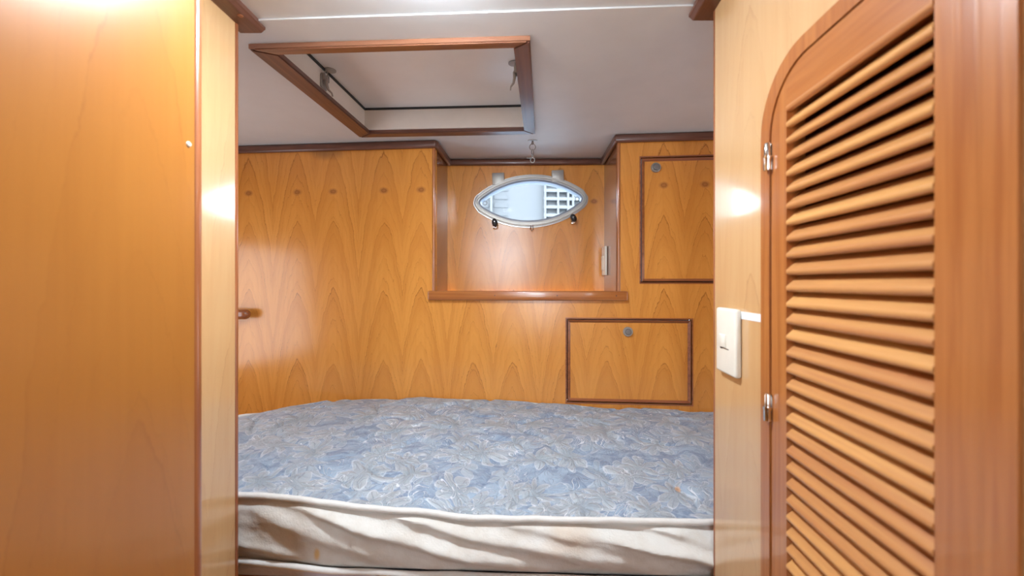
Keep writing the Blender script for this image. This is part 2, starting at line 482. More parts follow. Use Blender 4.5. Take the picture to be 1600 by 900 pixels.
# ---- back wall with the openings for the window niche and two lockers
BW_LOC = (0.0, 1.412, EYE); BW_RZ = math.atan(-0.085)
NICHE = (-0.312, 0.323, -0.056, 0.52)
LOCK_A = (0.397, 0.740, 0.002, 0.4245)
LOCK_B = (0.149, 0.566, -0.4055, -0.119)
struct('wall_back', holed_sheet([-1.35, 1.30], [-EYE, 0.52], [NICHE, LOCK_A, LOCK_B], 0.03), M['veneer'], loc=BW_LOC, rz=BW_RZ)
def bw(x, y, z):
    c, s = math.cos(BW_RZ), math.sin(BW_RZ)
    return Vector((x * c - y * s, 1.412 + x * s + y * c, EYE + z))

# ---- niche
NB_LOC = (0.0, 1.652, EYE); NB_RZ = math.atan(-0.02)
def lens_loop(off, n=26, cx=0.0, cz=0.0, roll=0.0):
    """marquise outline: two shallow arcs with rounded tips, grown by off"""
    a, b = 0.186, 0.062
    R = (a * a + b * b) / (2 * b)
    half = math.asin(a / R)
    pts = []
    for sgn in (1, -1):
        for i in range(n + 1):
            t = half - 2 * half * i / n
            x = R * math.sin(t) * sgn; z = (R * math.cos(t) - (R - b)) * sgn
            nx, nz = math.sin(t) * sgn, math.cos(t) * sgn
            pts.append((x + nx * off, z + nz * off))
        # tip fan between the two arc normals
        a0 = math.atan2(math.cos(-half) * sgn, math.sin(-half) * sgn)
        sweep = 2 * half if False else (PI - 2 * (PI / 2 - half))
        tipx = -a * sgn
        for i in range(1, 8):
            ang = a0 + sweep * i / 8
            pts.append((tipx + math.cos(ang) * off, math.sin(ang) * off))
    c, s = math.cos(roll), math.sin(roll)
    return [(cx + x * c - z * s, cz + x * s + z * c) for x, z in pts]
PORT = (0.0315, 0.331); ROLL = math.radians(2.3)
hole = lens_loop(0.020, cx=PORT[0], cz=PORT[1], roll=ROLL)
nb = loop_fill([[(-0.330, -0.06), (0.345, -0.06), (0.345, 0.52), (-0.330, 0.52)], hole], lambda p: (p[0], 0.0, p[1]), lambda p: (p[0], 0.012, p[1]))
struct('wall_niche_back', nb, M['veneer'], loc=NB_LOC, rz=NB_RZ)
def side_wall(name, p0, p1, thick, z0, z1, mat):
    bm = bmesh.new()
    q = [(p0[0], p0[1]), (p1[0], p1[1]), (p1[0] + thick, p1[1]), (p0[0] + thick, p0[1])]
    lo = [bm.verts.new((a, b, z0)) for a, b in q]; hi = [bm.verts.new((a, b, z1)) for a, b in q]
    bm.faces.new(lo); bm.faces.new(hi)
    for i in range(4): bm.faces.new((lo[i], lo[(i + 1) % 4], hi[(i + 1) % 4], hi[i]))
    return struct(name, bm, mat)
side_wall('wall_niche_left', (-0.3105, 1.470), (-0.3045, 1.656), -0.015, EYE - 0.055, CEIL + 0.02, M['niche'])
side_wall('wall_niche_right', (0.3225, 1.417), (0.3265, 1.644), 0.015, EYE - 0.055, CEIL + 0.02, M['niche'])

# ---- cabin ends, bulkhead either side of the opening
struct('wall_cabin_left', boxbm((-1.34, 0.75, 0), (-1.30, 1.56, CEIL + 0.02)), M['veneer_lit'])
struct('wall_cabin_right', boxbm((1.24, 0.71, 0), (1.28, 1.36, CEIL + 0.02)), M['veneer_lit'])
struct('wall_front_left', boxbm((-1.32, 0.750, 0), (-0.560, 0.770, CEIL + 0.02)), M['veneer'])
struct('wall_front_right', boxbm((0.368, 0.712, 0), (1.28, 0.732, CEIL + 0.02)), M['veneer'])

# ---- passage walls; unseen rear wall added, its opening shaped to limit the daylight
struct('wall_rear_added', holed_sheet([-0.56, 0.45], [-EYE, 0.52], [(-0.40, -0.12, -0.40, 0.495)], 0.03), M['veneer'], loc=(0, -1.42, EYE))
side_wall('wall_left', (-0.5345, 0.30), (-0.5390, 0.767), -0.022, 0, CEIL + 0.02, M['veneer_lit'])
struct('wall_left_near', boxbm((-0.56, -1.4, 0), (-0.400, 0.499, CEIL + 0.02)), M['veneer_dimmed'])

# right wall: local frame, y runs along the wall away from the lens, +x goes into the wall
RW_LOC = (0.3056, 0.0, EYE); RW_RZ = math.atan(-0.0516)
def arch_loop(y0, y1, z0, z1, r, n=12):
    """door outline with rounded top corners"""
    pts = [(y0, z0), (y1, z0)]
    for i in range(n + 1):
        a = (PI / 2) * i / n
        pts.append((y1 - r + r * math.cos(a), z1 - r + r * math.sin(a)))
    for i in range(n + 1):
        a = PI / 2 + (PI / 2) * i / n
        pts.append((y0 + r + r * math.cos(a), z1 - r + r * math.sin(a)))
    return pts
OUT = arch_loop(0.262, 0.5725, -0.655, 0.291, 0.092)
INN = arch_loop(0.283, 0.5509, -0.634, 0.271, 0.078)
rw = loop_fill([[(-1.40, -EYE), (0.733, -EYE), (0.733, 0.52), (-1.40, 0.52)], OUT],
               lambda p: (0.0, p[0], p[1]), lambda p: (0.022, p[0], p[1]))
struct('wall_right', rw, M['veneer_lit'], loc=RW_LOC, rz=RW_RZ)
# closet space behind the louvers
cl = bmesh.new()
box(cl, (0.30, 0.20, -0.80), (0.32, 0.66, 0.45)); box(cl, (0.022, 0.20, -0.80), (0.30, 0.215, 0.45)); box(cl, (0.022, 0.645, -0.80), (0.30, 0.66, 0.45))
box(cl, (0.022, 0.215, 0.435), (0.30, 0.645, 0.45)); box(cl, (0.022, 0.215, -0.80), (0.30, 0.645, -0.785))
struct('wall_closet', cl, M['niche'], loc=RW_LOC, rz=RW_RZ)
fr = ring_solid(OUT, INN, -0.003, 0.024, lambda p, d: (d, p[0], p[1]))
struct('trim_1', fr, M['orangeZ'], loc=RW_LOC, rz=RW_RZ)

# ---- ceiling: the cabin panel hangs 3 mm below the passage panel; hole for the hatch
HT_LOC = (-0.266, 1.10, CEIL); HT_RZ = YAW
ce = holed_sheet([-1.15, 1.62], [-0.333, 0.66], [(-0.268, 0.268, -0.243, 0.226)], 0.02, 'XY')
struct('ceiling', ce, M['paint'], loc=HT_LOC, rz=HT_RZ)
cf = bmesh.new(); box(cf, (-0.90, -2.45, 0.003), (1.30, -0.3335, 0.02), 0.0)
struct('ceiling.001', cf, M['paint'], loc=HT_LOC, rz=HT_RZ)

# ---- mouldings and trims
def moulding(name, p0, p1, wid, hgt, mat, bev=0.007):
    bm = bmesh.new(); beam(bm, p0, p1, wid, hgt, bev)
    return struct(name, bm, mat, smooth=True)
zc = 0.5 - 0.0135
moulding('trim_2', bw(-1.30, -0.008, zc), bw(-0.300, -0.008, zc), 0.018, 0.026, M['darkX'])
moulding('trim_3', bw(0.309, -0.008, zc), bw(1.22, -0.008, zc), 0.018, 0.026, M['darkX'])
moulding('trim_4', (-0.32, 1.648, EYE + zc), (0.336, 1.637, EYE + zc), 0.018, 0.024, M['darkX'])
moulding('trim_5', (-0.3035, 1.43, EYE + zc), (-0.296, 1.655, EYE + zc), 0.016, 0.026, M['darkY'])
moulding('trim_6', (0.3145, 1.375, EYE + zc), (0.318, 1.642, EYE + zc), 0.016, 0.026, M['darkY'])
# rounded timber beads on the vertical niche corners
b = bmesh.new(); tube(b, [bw(-0.314, 0.001, -0.03), bw(-0.314, 0.001, 0.475)], 0.006, n=12)
struct('trim_7', b, M['orangeZ'], smooth=True)
b = bmesh.new(); tube(b, [bw(0.325, 0.001, -0.03), bw(0.325, 0.001, 0.475)], 0.006, n=12)
struct('trim_8', b, M['orangeZ'], smooth=True)
# edge beads on the bulkhead ends
b = bmesh.new(); box(b, (-0.563, 0.7665, 0), (-0.5375, 0.7765, CEIL), 0.004, 2)
struct('trim_9', b, M['redZ'], smooth=True)
b = bmesh.new(); box(b, (0.3425, 0.7315, 0), (0.372, 0.739, CEIL), 0.003, 2)
struct('trim_10', b, M['redZ'], smooth=True)
b = bmesh.new(); box(b, (-0.56, 0.498, 0), (-0.3985, 0.512, CEIL), 0.006, 3)
struct('trim_11', b, M['redZ'], smooth=True)
# cornices along the passage walls
def cornice(name, prof, y0, y1, x0, dx, rz_slope, mat):
    bm = bmesh.new()
    ends = []
    for y in (y0, y1):
        ends.append([bm.verts.new((x0 + rz_slope * y + p[0] * dx, y, EYE + p[1])) for p in prof])
    bm.faces.new(ends[0]); bm.faces.new(ends[1])
    for i in range(len(prof)):
        j = (i + 1) % len(prof)
        bm.faces.new((ends[0][i], ends[0][j], ends[1][j], ends[1][i]))
    return struct(name, bm, mat)
PROF = [(-0.012, 0.489), (0.028, 0.489), (0.030, 0.490), (0.034, 0.494), (0.0365, 0.4955), (0.0365, 0.503), (-0.012, 0.503)]
cornice('trim_12', PROF, 0.30, 0.800, -0.5316, 1, -0.0097, M['darkY'])
cornice('trim_13', PROF, -1.30, 0.762, 0.3056, -1, 0.0516, M['darkY'])
pl = bmesh.new(); lathe(pl, [(0.0, -0.001), (0.0045, -0.001), (0.0050, 0.0), (0.0050, 0.002)], axis_mtx((-0.516, 0.748, EYE + 0.4892), (0, 0, 1)), 18)
struct('trim_14', pl, M['redY'])

# ================================================================== THINGS
# ---- ceiling hatch
hatch = thing('ceiling_hatch', 'overhead hatch with a dark timber frame and a white lid, in the cabin ceiling', 'hatch', HT_LOC, HT_RZ)
ox0, ox1, oy0, oy1 = -0.294, 0.294, -0.260, 0.258
ix0, ix1, iy0, iy1 = -0.246, 0.259, -0.236, 0.223
O4 = [(ox0, oy0), (ox1, oy0), (ox1, oy1), (ox0, oy1)]; I4 = [(ix0, iy0), (ix1, iy0), (ix1, iy1), (ix0, iy1)]
for i, mt in zip(range(4), ('orangeX', 'darkY', 'darkX', 'darkY')):
    j = (i + 1) % 4
    bm = bmesh.new()
    q = [O4[i], O4[j], I4[j], I4[i]]
    lo = [bm.verts.new((a, b_, -0.012)) for a, b_ in q]; hi = [bm.verts.new((a, b_, 0.0)) for a, b_ in q]
    bm.faces.new(lo); bm.faces.new(hi)
    for k in range(4): bm.faces.new((lo[k], lo[(k + 1) % 4], hi[(k + 1) % 4], hi[k]))
    bmesh.ops.bevel(bm, geom=[e for e in bm.edges if all(v.co.z < -0.01 for v in e.verts)], offset=0.0025, segments=2, affect='EDGES')
    obj('frame_bar', bm, M[{'orangeX': 'dark_litX', 'darkY': 'darkY', 'darkX': 'darkX'}[mt]], hatch, True)
cx0, cx1, cy0, cy1 = -0.267, 0.267, -0.242, 0.225
bm = ring_solid([(cx0 - .001, cy0 - .001), (cx1 + .001, cy0 - .001), (cx1 + .001, cy1 + .001), (cx0 - .001, cy1 + .001)],
                [(cx0 + .008, cy0 + .008), (cx1 - .008, cy0 + .008), (cx1 - .008, cy1 - .008), (cx0 + .008, cy1 - .008)], 0.0, 0.062, lambda p, d: (p[0], p[1], d))
obj('coaming', bm, M['coaming'], hatch)
bm = ring_solid([(cx0 + .004, cy0 + .004), (cx1 - .004, cy0 + .004), (cx1 - .004, cy1 - .004), (cx0 + .004, cy1 - .004)],
                [(cx0 + .012, cy0 + .012), (cx1 - .012, cy0 + .012), (cx1 - .012, cy1 - .012), (cx0 + .012, cy1 - .012)], 0.0620, 0.068, lambda p, d: (p[0], p[1], d))
obj('gasket', bm, M['rubber'], hatch)
obj('lid', boxbm((cx0 - 0.02, cy0 - 0.02, 0.068), (cx1 + 0.02, cy1 + 0.02, 0.095)), M['lid'], hatch)
# draw latches on the two sides
def latch(side):
    x = (cx0 + 0.0085) if side < 0 else (cx1 - 0.0085)
    s = 1 if side < 0 else -1
    y = -0.035 if side < 0 else -0.045
    bm = bmesh.new()
    lathe(bm, [(0.0, 0.0), (0.014, 0.0), (0.014, 0.002), (0.0, 0.0025)], axis_mtx((x + s * 0.014, y + 0.012, 0.0675), (0, 0, -1)), 20)
    box(bm, (min(x, x + s * 0.003), y - 0.014, 0.012), (max(x, x + s * 0.003), y + 0.014, 0.046), 0.001)
    box(bm, (min(x, x + s * 0.012), y - 0.011, 0.032), (max(x, x + s * 0.012), y - 0.008, 0.050), 0.001)
    box(bm, (min(x, x + s * 0.012), y + 0.008, 0.032), (max(x, x + s * 0.012), y + 0.011, 0.050), 0.001)
    L = obj('latch', bm, M['latch'], hatch, True)
    bm = bmesh.new()
    pts = [(x + s * 0.006, y, 0.045), (x + s * 0.011, y - 0.002, 0.035), (x + s * 0.011, y - 0.002, 0.022), (x + s * 0.014, y + 0.001, 0.010), (x + s * 0.021, y + 0.005, 0.003), (x + s * 0.022, y + 0.008, -0.005)]
    tube(bm, pts, [0.0045, 0.0045, 0.004, 0.003, 0.0022, 0.0018], n=8)
    lv = obj('lever', bm, M['latch'], L, True)
    bm = bmesh.new()
    tube(bm, [(x + s * 0.008, y - 0.006, 0.030), (x + s * 0.009, y - 0.006, 0.055), (x + s * 0.010, y, 0.061), (x + s * 0.009, y + 0.006, 0.055), (x + s * 0.008, y + 0.006, 0.030)], 0.0017, n=6)
    obj('wire_loop', bm, M['steel'], L, True)
latch(-1); latch(1)

# ---- snap hook hanging from the ceiling
hk = thing('ceiling_snap_hook', 'steel snap hook hanging on a ring from the ceiling above the porthole', 'hook', (0.0338, 1.430, CEIL), 0)
bm = bmesh.new(); lathe(bm, [(0.0, -0.0035), (0.008, -0.0032), (0.0165, -0.0012), (0.0175, 0.0), (0.0, 0.0)], Matrix.Diagonal((1, 0.55, 1, 1)), 24)
obj('base_plate', bm, M['steel'], hk, True)
bm = bmesh.new(); tube(bm, [(-0.0015, 0, -0.002), (-0.0025, 0, -0.012), (0, 0, -0.0155), (0.0025, 0, -0.012), (0.0015, 0, -0.002)], 0.0016, n=8)
obj('eye', bm, M['dull'], hk, True)
bm = bmesh.new(); tube(bm, [(0.0105 * math.cos(a), 0, -0.0235 + 0.0105 * math.sin(a)) for a in [2 * PI * k / 28 for k in range(28)]], 0.0015, True, 8)
obj('split_ring', bm, M['steel'], hk, True)
bm = bmesh.new(); tube(bm, [(0.0034 * math.cos(a), 0.0005, -0.0415 + 0.0095 * math.sin(a)) for a in [2 * PI * k / 24 for k in range(24)]], 0.0015, True, 8)
obj('swivel_link', bm, M['dull'], hk, True)
bm = bmesh.new()
tube(bm, [(0.0032 * math.cos(a), 0, -0.0555 + 0.0032 * math.sin(a)) for a in [2 * PI * k / 18 for k in range(18)]], 0.0015, True, 8)
tube(bm, [(0.0028 * math.cos(a) * 2.6, 0, -0.0695 + 0.0085 * math.sin(a)) for a in [2 * PI * k / 24 for k in range(24)]], 0.0019, True, 8)
tube(bm, [(0, 0, -0.0580), (0.001, 0, -0.0625)], 0.0024, n=8)
sn = obj('snap_hook', bm, M['latch'], hk, True)
bm = bmesh.new(); tube(bm, [(-0.002, -0.001, -0.0625), (-0.0200, -0.001, -0.0622)], 0.0013, n=8)
obj('trigger', bm, M['latch'], sn, True)

# ---- porthole
PL = Vector(NB_LOC) + Vector((PORT[0] * math.cos(NB_RZ), PORT[0] * math.sin(NB_RZ), PORT[1]))
port = thing('porthole', 'eye-shaped steel porthole with two black dogs, in the back of the niche', 'porthole', PL, NB_RZ)
port.rotation_euler = (0, -ROLL, NB_RZ)
def pl_put(p, d): return (p[0], d, p[1])
bm = ring_solid(lens_loop(0.0405), lens_loop(0.0235), -0.020, 0.004, pl_put)
bmesh.ops.bevel(bm, geom=[e for e in bm.edges if all(v.co.y < -0.019 for v in e.verts)], offset=0.004, segments=3, affect='EDGES')
# hinge lugs cast on the top
for x0, x1 in ((-0.150, -0.102), (0.088, 0.136)):
    t = bmesh.new(); box(t, (x0, -0.0185, 0.070), (x1, 0.004, 0.1165), 0.002); me = None
    merge(bm, t)
obj('frame', bm, M['cast'], port, True)
bm = ring_solid(lens_loop(0.0445), lens_loop(0.030), -0.007, 0.002, pl_put)
obj('spigot_flange', bm, M['steel'], port, True)
bm = ring_solid(lens_loop(0.0236), lens_loop(0.0200), -0.0165, 0.012, pl_put)
obj('sealing_ring', bm, plain('grey_blue_rubber_seal', C(0.30, 0.34, 0.42), 0.4), port, True)
bm = ring_solid(lens_loop(0.0201), lens_loop(0.0165), -0.013, 0.012, pl_put)
obj('glazing_bead', bm, M['hull'], port, True)
bm = ring_solid(lens_loop(0.0215), lens_loop(0.0190), 0.012, 0.055, pl_put)
obj('hull_liner', bm, M['hull'], port, True)
bm = loop_fill([lens_loop(0.0168)], lambda p: (p[0], -0.006, p[1]), lambda p: (p[0], 0.000, p[1]))
obj('glass', bm, M['glass'], port)
for x, z in ((-0.184, 0.0), (0.1865, 0.0)):
    bm = bmesh.new(); tube(bm, [(x + 0.0078 * math.cos(a), -0.007, z + 0.0078 * math.sin(a)) for a in [2 * PI * k / 24 for k in range(24)]], 0.0012, True, 6)
    obj('screw_ring', bm, M['dull'], port, True)
for x, z, tilt in ((-0.146, -0.084, -0.15), (0.166, -0.079, -0.45)):
    bm = bmesh.new()
    lathe(bm, [(0.0, -0.014), (0.006, -0.013), (0.0115, -0.009), (0.0125, -0.003), (0.0125, 0.003), (0.0115, 0.009), (0.006, 0.013), (0.0, 0.014)], Matrix.Translation((x, -0.030, z)) @ Matrix.Rotation(tilt, 4, 'Y') @ Matrix.Diagonal((0.92, 0.9, 1.35, 1)) @ Matrix.Rotation(PI / 2, 4, 'X'), 20)
    dg = obj('dog_knob', bm, M['black'], port, True)
    bm = bmesh.new()
    tube(bm, [(x, -0.030, z + 0.003), (x, -0.0435, z + 0.003)], [0.0028, 0.0018], n=10)
    tube(bm, [(x - 0.008, -0.012, z - 0.012), (x - 0.006, -0.024, z - 0.016), (x + 0.006, -0.024, z - 0.016), (x + 0.008, -0.012, z - 0.012)], 0.0028, n=8)
    box(bm, (x - 0.009, -0.010, z - 0.022), (x + 0.009, 0.0, z - 0.006), 0.003)
    tube(bm, [(x, -0.030, z - 0.002), (x, -0.018, z - 0.016)], 0.003, n=8)
    obj('swing_bolt', bm, M['chrome'], dg, True)
bm = bmesh.new(); tube(bm, [(-0.0035, -0.016, -0.098), (-0.0060, -0.020, -0.114), (0.0, -0.020, -0.1215), (0.0060, -0.020, -0.114), (0.0035, -0.016, -0.098)], 0.0019, n=8)
obj('lifting_eye', bm, M['chrome'], port, True)

# ---- lockers let into the back wall
def locker(label, r, knob_x, knob_z):
    x0, x1, z0, z1 = r
    t = thing('locker', label, 'locker', bw(x0, 0, z0), BW_RZ, None)
    w, h = x1 - x0, z1 - z0
    g = 0.0045
    # carcass behind the door
    bm = bmesh.new()
    box(bm, (0.0005, 0.10, 0.0005), (w - 0.0005, 0.105, h - 0.0005)); box(bm, (0.0005, 0.031, 0.0005), (0.004, 0.10, h - 0.0005)); box(bm, (w - 0.004, 0.031, 0.0005), (w - 0.0005, 0.10, h - 0.0005))
    box(bm, (0.004, 0.031, 0.0005), (w - 0.004, 0.10, 0.004)); box(bm, (0.004, 0.031, h - 0.004), (w - 0.004, 0.10, h - 0.0005))
    obj('carcass', bm, M['dark'], t)
    lip = 0.0145
    # thin bead fixed round the opening
    o_ = [(-0.003, -0.003), (w + 0.003, -0.003), (w + 0.003, h + 0.003), (-0.003, h + 0.003)]
    i_ = [(0.0015, 0.0015), (w - 0.0015, 0.0015), (w - 0.0015, h - 0.0015), (0.0015, h - 0.0015)]
    obj('opening_bead', ring_solid(o_, i_, -0.0015, 0.0, lambda p, d: (p[0], d, p[1])), M['redX'], t)
    d = bmesh.new()
    a = [(g, g), (w - g, g), (w - g, h - g), (g, h - g)]; b_ = [(lip, lip), (w - lip, lip), (w - lip, h - lip), (lip, h - lip)]
    # door panel, bead sloping down to it from the raised edge
    P = lambda q, y: d.verts.new((q[0], y, q[1]))
    A0 = [P(q, 0.018) for q in a]; A1 = [P(q, -0.002) for q in a]
    m_ = [((p[0] * 0.75 + q[0] * 0.25), (p[1] * 0.75 + q[1] * 0.25)) for p, q in zip(a, b_)]
    A2 = [P(q, -0.006) for q in m_]; A3 = [P(q, 0.0035) for q in b_]
    for L0, L1 in ((A0, A1), (A1, A2), (A2, A3)):
        for i in range(4): d.faces.new((L0[i], L0[(i + 1) % 4], L1[(i + 1) % 4], L1[i]))
    d.faces.new(A0)
    door = obj('door', boxbm((lip - 0.001, 0.003, lip - 0.001), (w - lip + 0.001, 0.016, h - lip + 0.001)), M['veneer'], t)
    obj('edge_bead', d, M['redX'], door)
    kx, kz = knob_x - x0, knob_z - z0
    bm = bmesh.new(); lathe(bm, [(0.0, 0.0), (0.0155, 0.0), (0.0165, 0.003), (0.0165, 0.007), (0.0145, 0.0095), (0.0125, 0.0095), (0.0118, 0.0065), (0.0, 0.0065)], axis_mtx((kx, 0.003, kz), (0, -1, 0)), 28)
    kn = obj('push_latch', bm, M['cast'], door, True)
    bm = bmesh.new(); lathe(bm, [(0.0, 0.006), (0.0100, 0.006), (0.0102, 0.012), (0.0090, 0.0135), (0.0, 0.0138)], axis_mtx((kx, 0.003, kz), (0, -1, 0)), 24)
    obj('button', bm, M['dull'], kn, True)
    return t
locker('tall locker door with its round latch at the top left corner, right of the niche', LOCK_A, 0.4475, 0.3885)
locker('low wide locker door with its round latch at top centre, just above the mattress', LOCK_B, 0.3555, -0.1625)

# ---- niche shelf with its front lip
sh = thing('niche_shelf', 'orange timber ledge with a rounded lip along the bottom of the window niche', 'shelf', bw(0.01, 0, -0.05), BW_RZ)
bm = bmesh.new()
box(bm, (-0.341, -0.018, -0.008), (0.343, -0.0005, 0.0245), 0.005, 3)
obj('front_lip', bm, M['orangeX'], sh, True)
bm = bmesh.new(); q = [(-0.3195, 0.0), (0.3100, 0.0), (0.3100, 0.228), (-0.3030, 0.214)]
lo = [bm.verts.new((a, b_, 0.0)) for a, b_ in q]; hi = [bm.verts.new((a, b_, 0.0195)) for a, b_ in q]
bm.faces.new(lo); bm.faces.new(hi)
for i in range(4): bm.faces.new((lo[i], lo[(i + 1) % 4], hi[(i + 1) % 4], hi[i]))
obj('shelf_board', bm, M['veneer'], sh)
for x in (-0.105, 0.108, 0.305):
    bm = bmesh.new(); lathe(bm, [(0.0, 0.0006), (0.0022, 0.0005), (0.0025, 0.0), (0.0025, -0.002)], axis_mtx((x, -0.018, 0.009), (0, -1, 0)), 14)
    obj('timber_plug', bm, M['darkX'], sh)

# ---- small switch on the niche's right side
sw = thing('switch_plate', 'small white switch plate seen edge-on inside the right side of the niche', 'switch', (0.3255, 1.606, EYE + 0.088), math.atan(-0.0176))
obj('plate', boxbm((-0.0105, -0.036, -0.056), (-0.001, 0.036, 0.056), 0.0025, 3), M['white'], sw, True)
obj('rocker', boxbm((-0.0145, -0.006, -0.036), (-0.0100, 0.022, 0.020), 0.0015, 2), M['white'], sw, True)

# ---- light switch on the right passage wall
def rw_pt(x, y, z):
    c, s = math.cos(RW_RZ), math.sin(RW_RZ)
    return Vector((0.3056 + x * c - y * s, x * s + y * c, EYE + z))
ls = thing('light_switch', 'cream upright light switch plate on the right passage wall beside the louvered door', 'switch', rw_pt(0, 0.668, -0.094), RW_RZ)
obj('plate', boxbm((-0.0105, -0.0355, -0.0535), (-0.0002, 0.0355, 0.0535), 0.004, 4), M['white'], ls, True)
rk = obj('rocker', boxbm((-0.0135, -0.004, -0.0105), (-0.0100, 0.018, 0.0105), 0.0015, 2), M['white'], ls, True)
bm = bmesh.new(); box(bm, (-0.0112, -0.013, -0.0125), (-0.0103, 0.0165, -0.0113)); box(bm, (-0.0114, 0.010, -0.0135), (-0.0103, 0.0165, -0.0098))
obj('slot_mark', bm, M['dull'], ls)

# ---- label tape
lt = obj('label_tape', boxbm((-0.0008, -0.0379, -0.0056), (-0.0001, 0.0379, 0.0056)), M['tape'], None, loc=rw_pt(0, 0.609, -0.049), rz=RW_RZ)
lt['label'] = 'thin white strip of label tape between the light switch and the louvered door'; lt['category'] = 'label'

# ---- louvered closet door
dr = thing('louvered_door', 'closet door of many slanted timber louvers with a rounded top, in the right wall', 'door', rw_pt(0, 0.417, -0.634), RW_RZ)
DZ = -0.634; DY = 0.417
lo_y0, lo_y1, lo_z0, lo_z1 = 0.320, 0.515, -0.560, 0.222
DO = arch_loop(0.2845, 0.5494, -0.6325, 0.2695, 0.0765)
def dput(p, d): return (d, p[0] - DY, p[1] - DZ)
def clipped(ya, yb, za, zb, d0=-0.001, d1=0.022):
    """the part of the door outline inside a rectangle, as a solid"""
    pts = DO[:]
    for axis, val, keep in ((0, ya, 1), (0, yb, -1), (1, za, 1), (1, zb, -1)):
        out = []
        for i in range(len(pts)):
            p, q = pts[i], pts[(i + 1) % len(pts)]
            a_, b_ = (p[axis] - val) * keep, (q[axis] - val) * keep
            if a_ >= 0: out.append(p)
            if (a_ > 0 > b_) or (a_ < 0 < b_):
                f = a_ / (a_ - b_); out.append((p[0] + (q[0] - p[0]) * f, p[1] + (q[1] - p[1]) * f))
        pts = out
    cl_ = []
    for p in pts:
        if not cl_ or (abs(p[0] - cl_[-1][0]) + abs(p[1] - cl_[-1][1])) > 1e-5: cl_.append(p)
    if abs(cl_[0][0] - cl_[-1][0]) + abs(cl_[0][1] - cl_[-1][1]) < 1e-5: cl_.pop()
    bm = bmesh.new()
    A = [bm.verts.new(dput(p, d0)) for p in cl_]; B = [bm.verts.new(dput(p, d1)) for p in cl_]
    bm.faces.new(A); bm.faces.new(B)
    for i in range(len(A)): bm.faces.new((A[i], A[(i + 1) % len(A)], B[(i + 1) % len(A)], B[i]))
    return bm
obj('stile', clipped(lo_y1, 1, -2, 2), M['orangeZ'], dr)
obj('stile', clipped(-1, lo_y0, -2, 2), M['orangeZ'], dr)
obj('top_rail', clipped(lo_y0, lo_y1, lo_z1, 2), M['orangeY'], dr)
obj('bottom_rail', clipped(lo_y0, lo_y1, -2, lo_z0), M['orangeY'], dr)
PITCH = 0.02052
def slat_bm():
    """slanted board with a rounded nose, front edge low; section in (x, z), runs along y"""
    th = 0.0088; L = 0.0255; ang = math.radians(42)
    pts = []
    n = 8
    for i in range(n + 1):
        a = PI / 2 + PI * i / n
        pts.append((th / 2 + math.cos(a) * th / 2, math.sin(a) * th / 2))
    pts += [(L, -th / 2), (L, th / 2)]
    c, s = math.cos(ang), math.sin(ang)
    sec = [(u * c - v * s, u * s + v * c) for u, v in pts]
    mx = min(p[0] for p in sec)
    sec = [(p[0] - mx - 0.0022, p[1]) for p in sec]
    bm = bmesh.new()
    yy = (lo_y0 - DY + 0.0006, lo_y1 - DY - 0.0006)
    E = [[bm.verts.new((p[0], y, p[1])) for p in sec] for y in yy]
    bm.faces.new(E[0]); bm.faces.new(E[1])
    for i in range(len(sec)):
        j = (i + 1) % len(sec)
        bm.faces.new((E[0][i], E[0][j], E[1][j], E[1][i]))
    return bm
SLAT0 = 0.217
first = obj('slat', slat_bm(), M['slat'], dr, True)
first.location = (0, 0, SLAT0 - DZ)
k = 1
while SLAT0 - k * PITCH > lo_z0 + 0.004:
    o = first.copy(); COL.objects.link(o); o.parent = dr
    o.location = (0, 0, SLAT0 - k * PITCH - DZ)
    k += 1
for hz in (0.1695, -0.166):
    bm = bmesh.new()
    zz = hz - DZ; yy = 0.5505 - DY
    lathe(bm, [(0.0, 0.019), (0.003, 0.019), (0.0042, 0.017), (0.0042, 0.001), (0.0, 0.001)], Matrix.Translation((-0.0055, yy, zz)), 16)
    lathe(bm, [(0.0, 0.001), (0.0056, 0.001), (0.0056, -0.003), (0.0050, -0.004), (0.0050, -0.018), (0.0, -0.018)], Matrix.Translation((-0.0055, yy, zz)), 16)
    box(bm, (-0.0018, yy - 0.004, zz - 0.017), (-0.0004, yy + 0.003, zz + 0.017))
    obj('hinge', bm, M['chrome'], dr, True)

# ---- handrail end on the back wall
hr = thing('grab_rail', 'round-ended brown grab rail on the back wall, just past the left jamb', 'rail', bw(-1.082, 0, -0.110), BW_RZ)
bm = bmesh.new()
R = 0.0185
prof = [(-0.10, R)] + [(0.085 + R * math.sin(a), R * math.cos(a)) for a in [PI / 2 * i / 8 for i in range(9)]]
tube(bm, [(x, -0.030, 0) for x, r in prof], [max(r, 0.0012) for x, r in prof], n=20)
obj('rail', bm, M['redX'], hr, True)
for x in (-0.08, 0.06):
    bm = bmesh.new(); tube(bm, [(x, -0.030, 0), (x, -0.0005, 0)], [0.011, 0.013], n=16)
    obj('standoff', bm, M['redX'], hr, True)

# ---- pale screw cap on the near left panel
sc_ = bmesh.new(); lathe(sc_, [(0.0, 0.0022), (0.0022, 0.0018), (0.0034, 0.0), (0.0, 0.0)], axis_mtx((0, 0, 0), (1, 0, 0)), 16)
o = obj('screw_cap', sc_, M['white'], None, True, loc=(-0.400, 0.490, EYE + 0.1665))
o['label'] = 'tiny pale screw cap on the near left panel, high up by its edge'; o['category'] = 'screw cap'

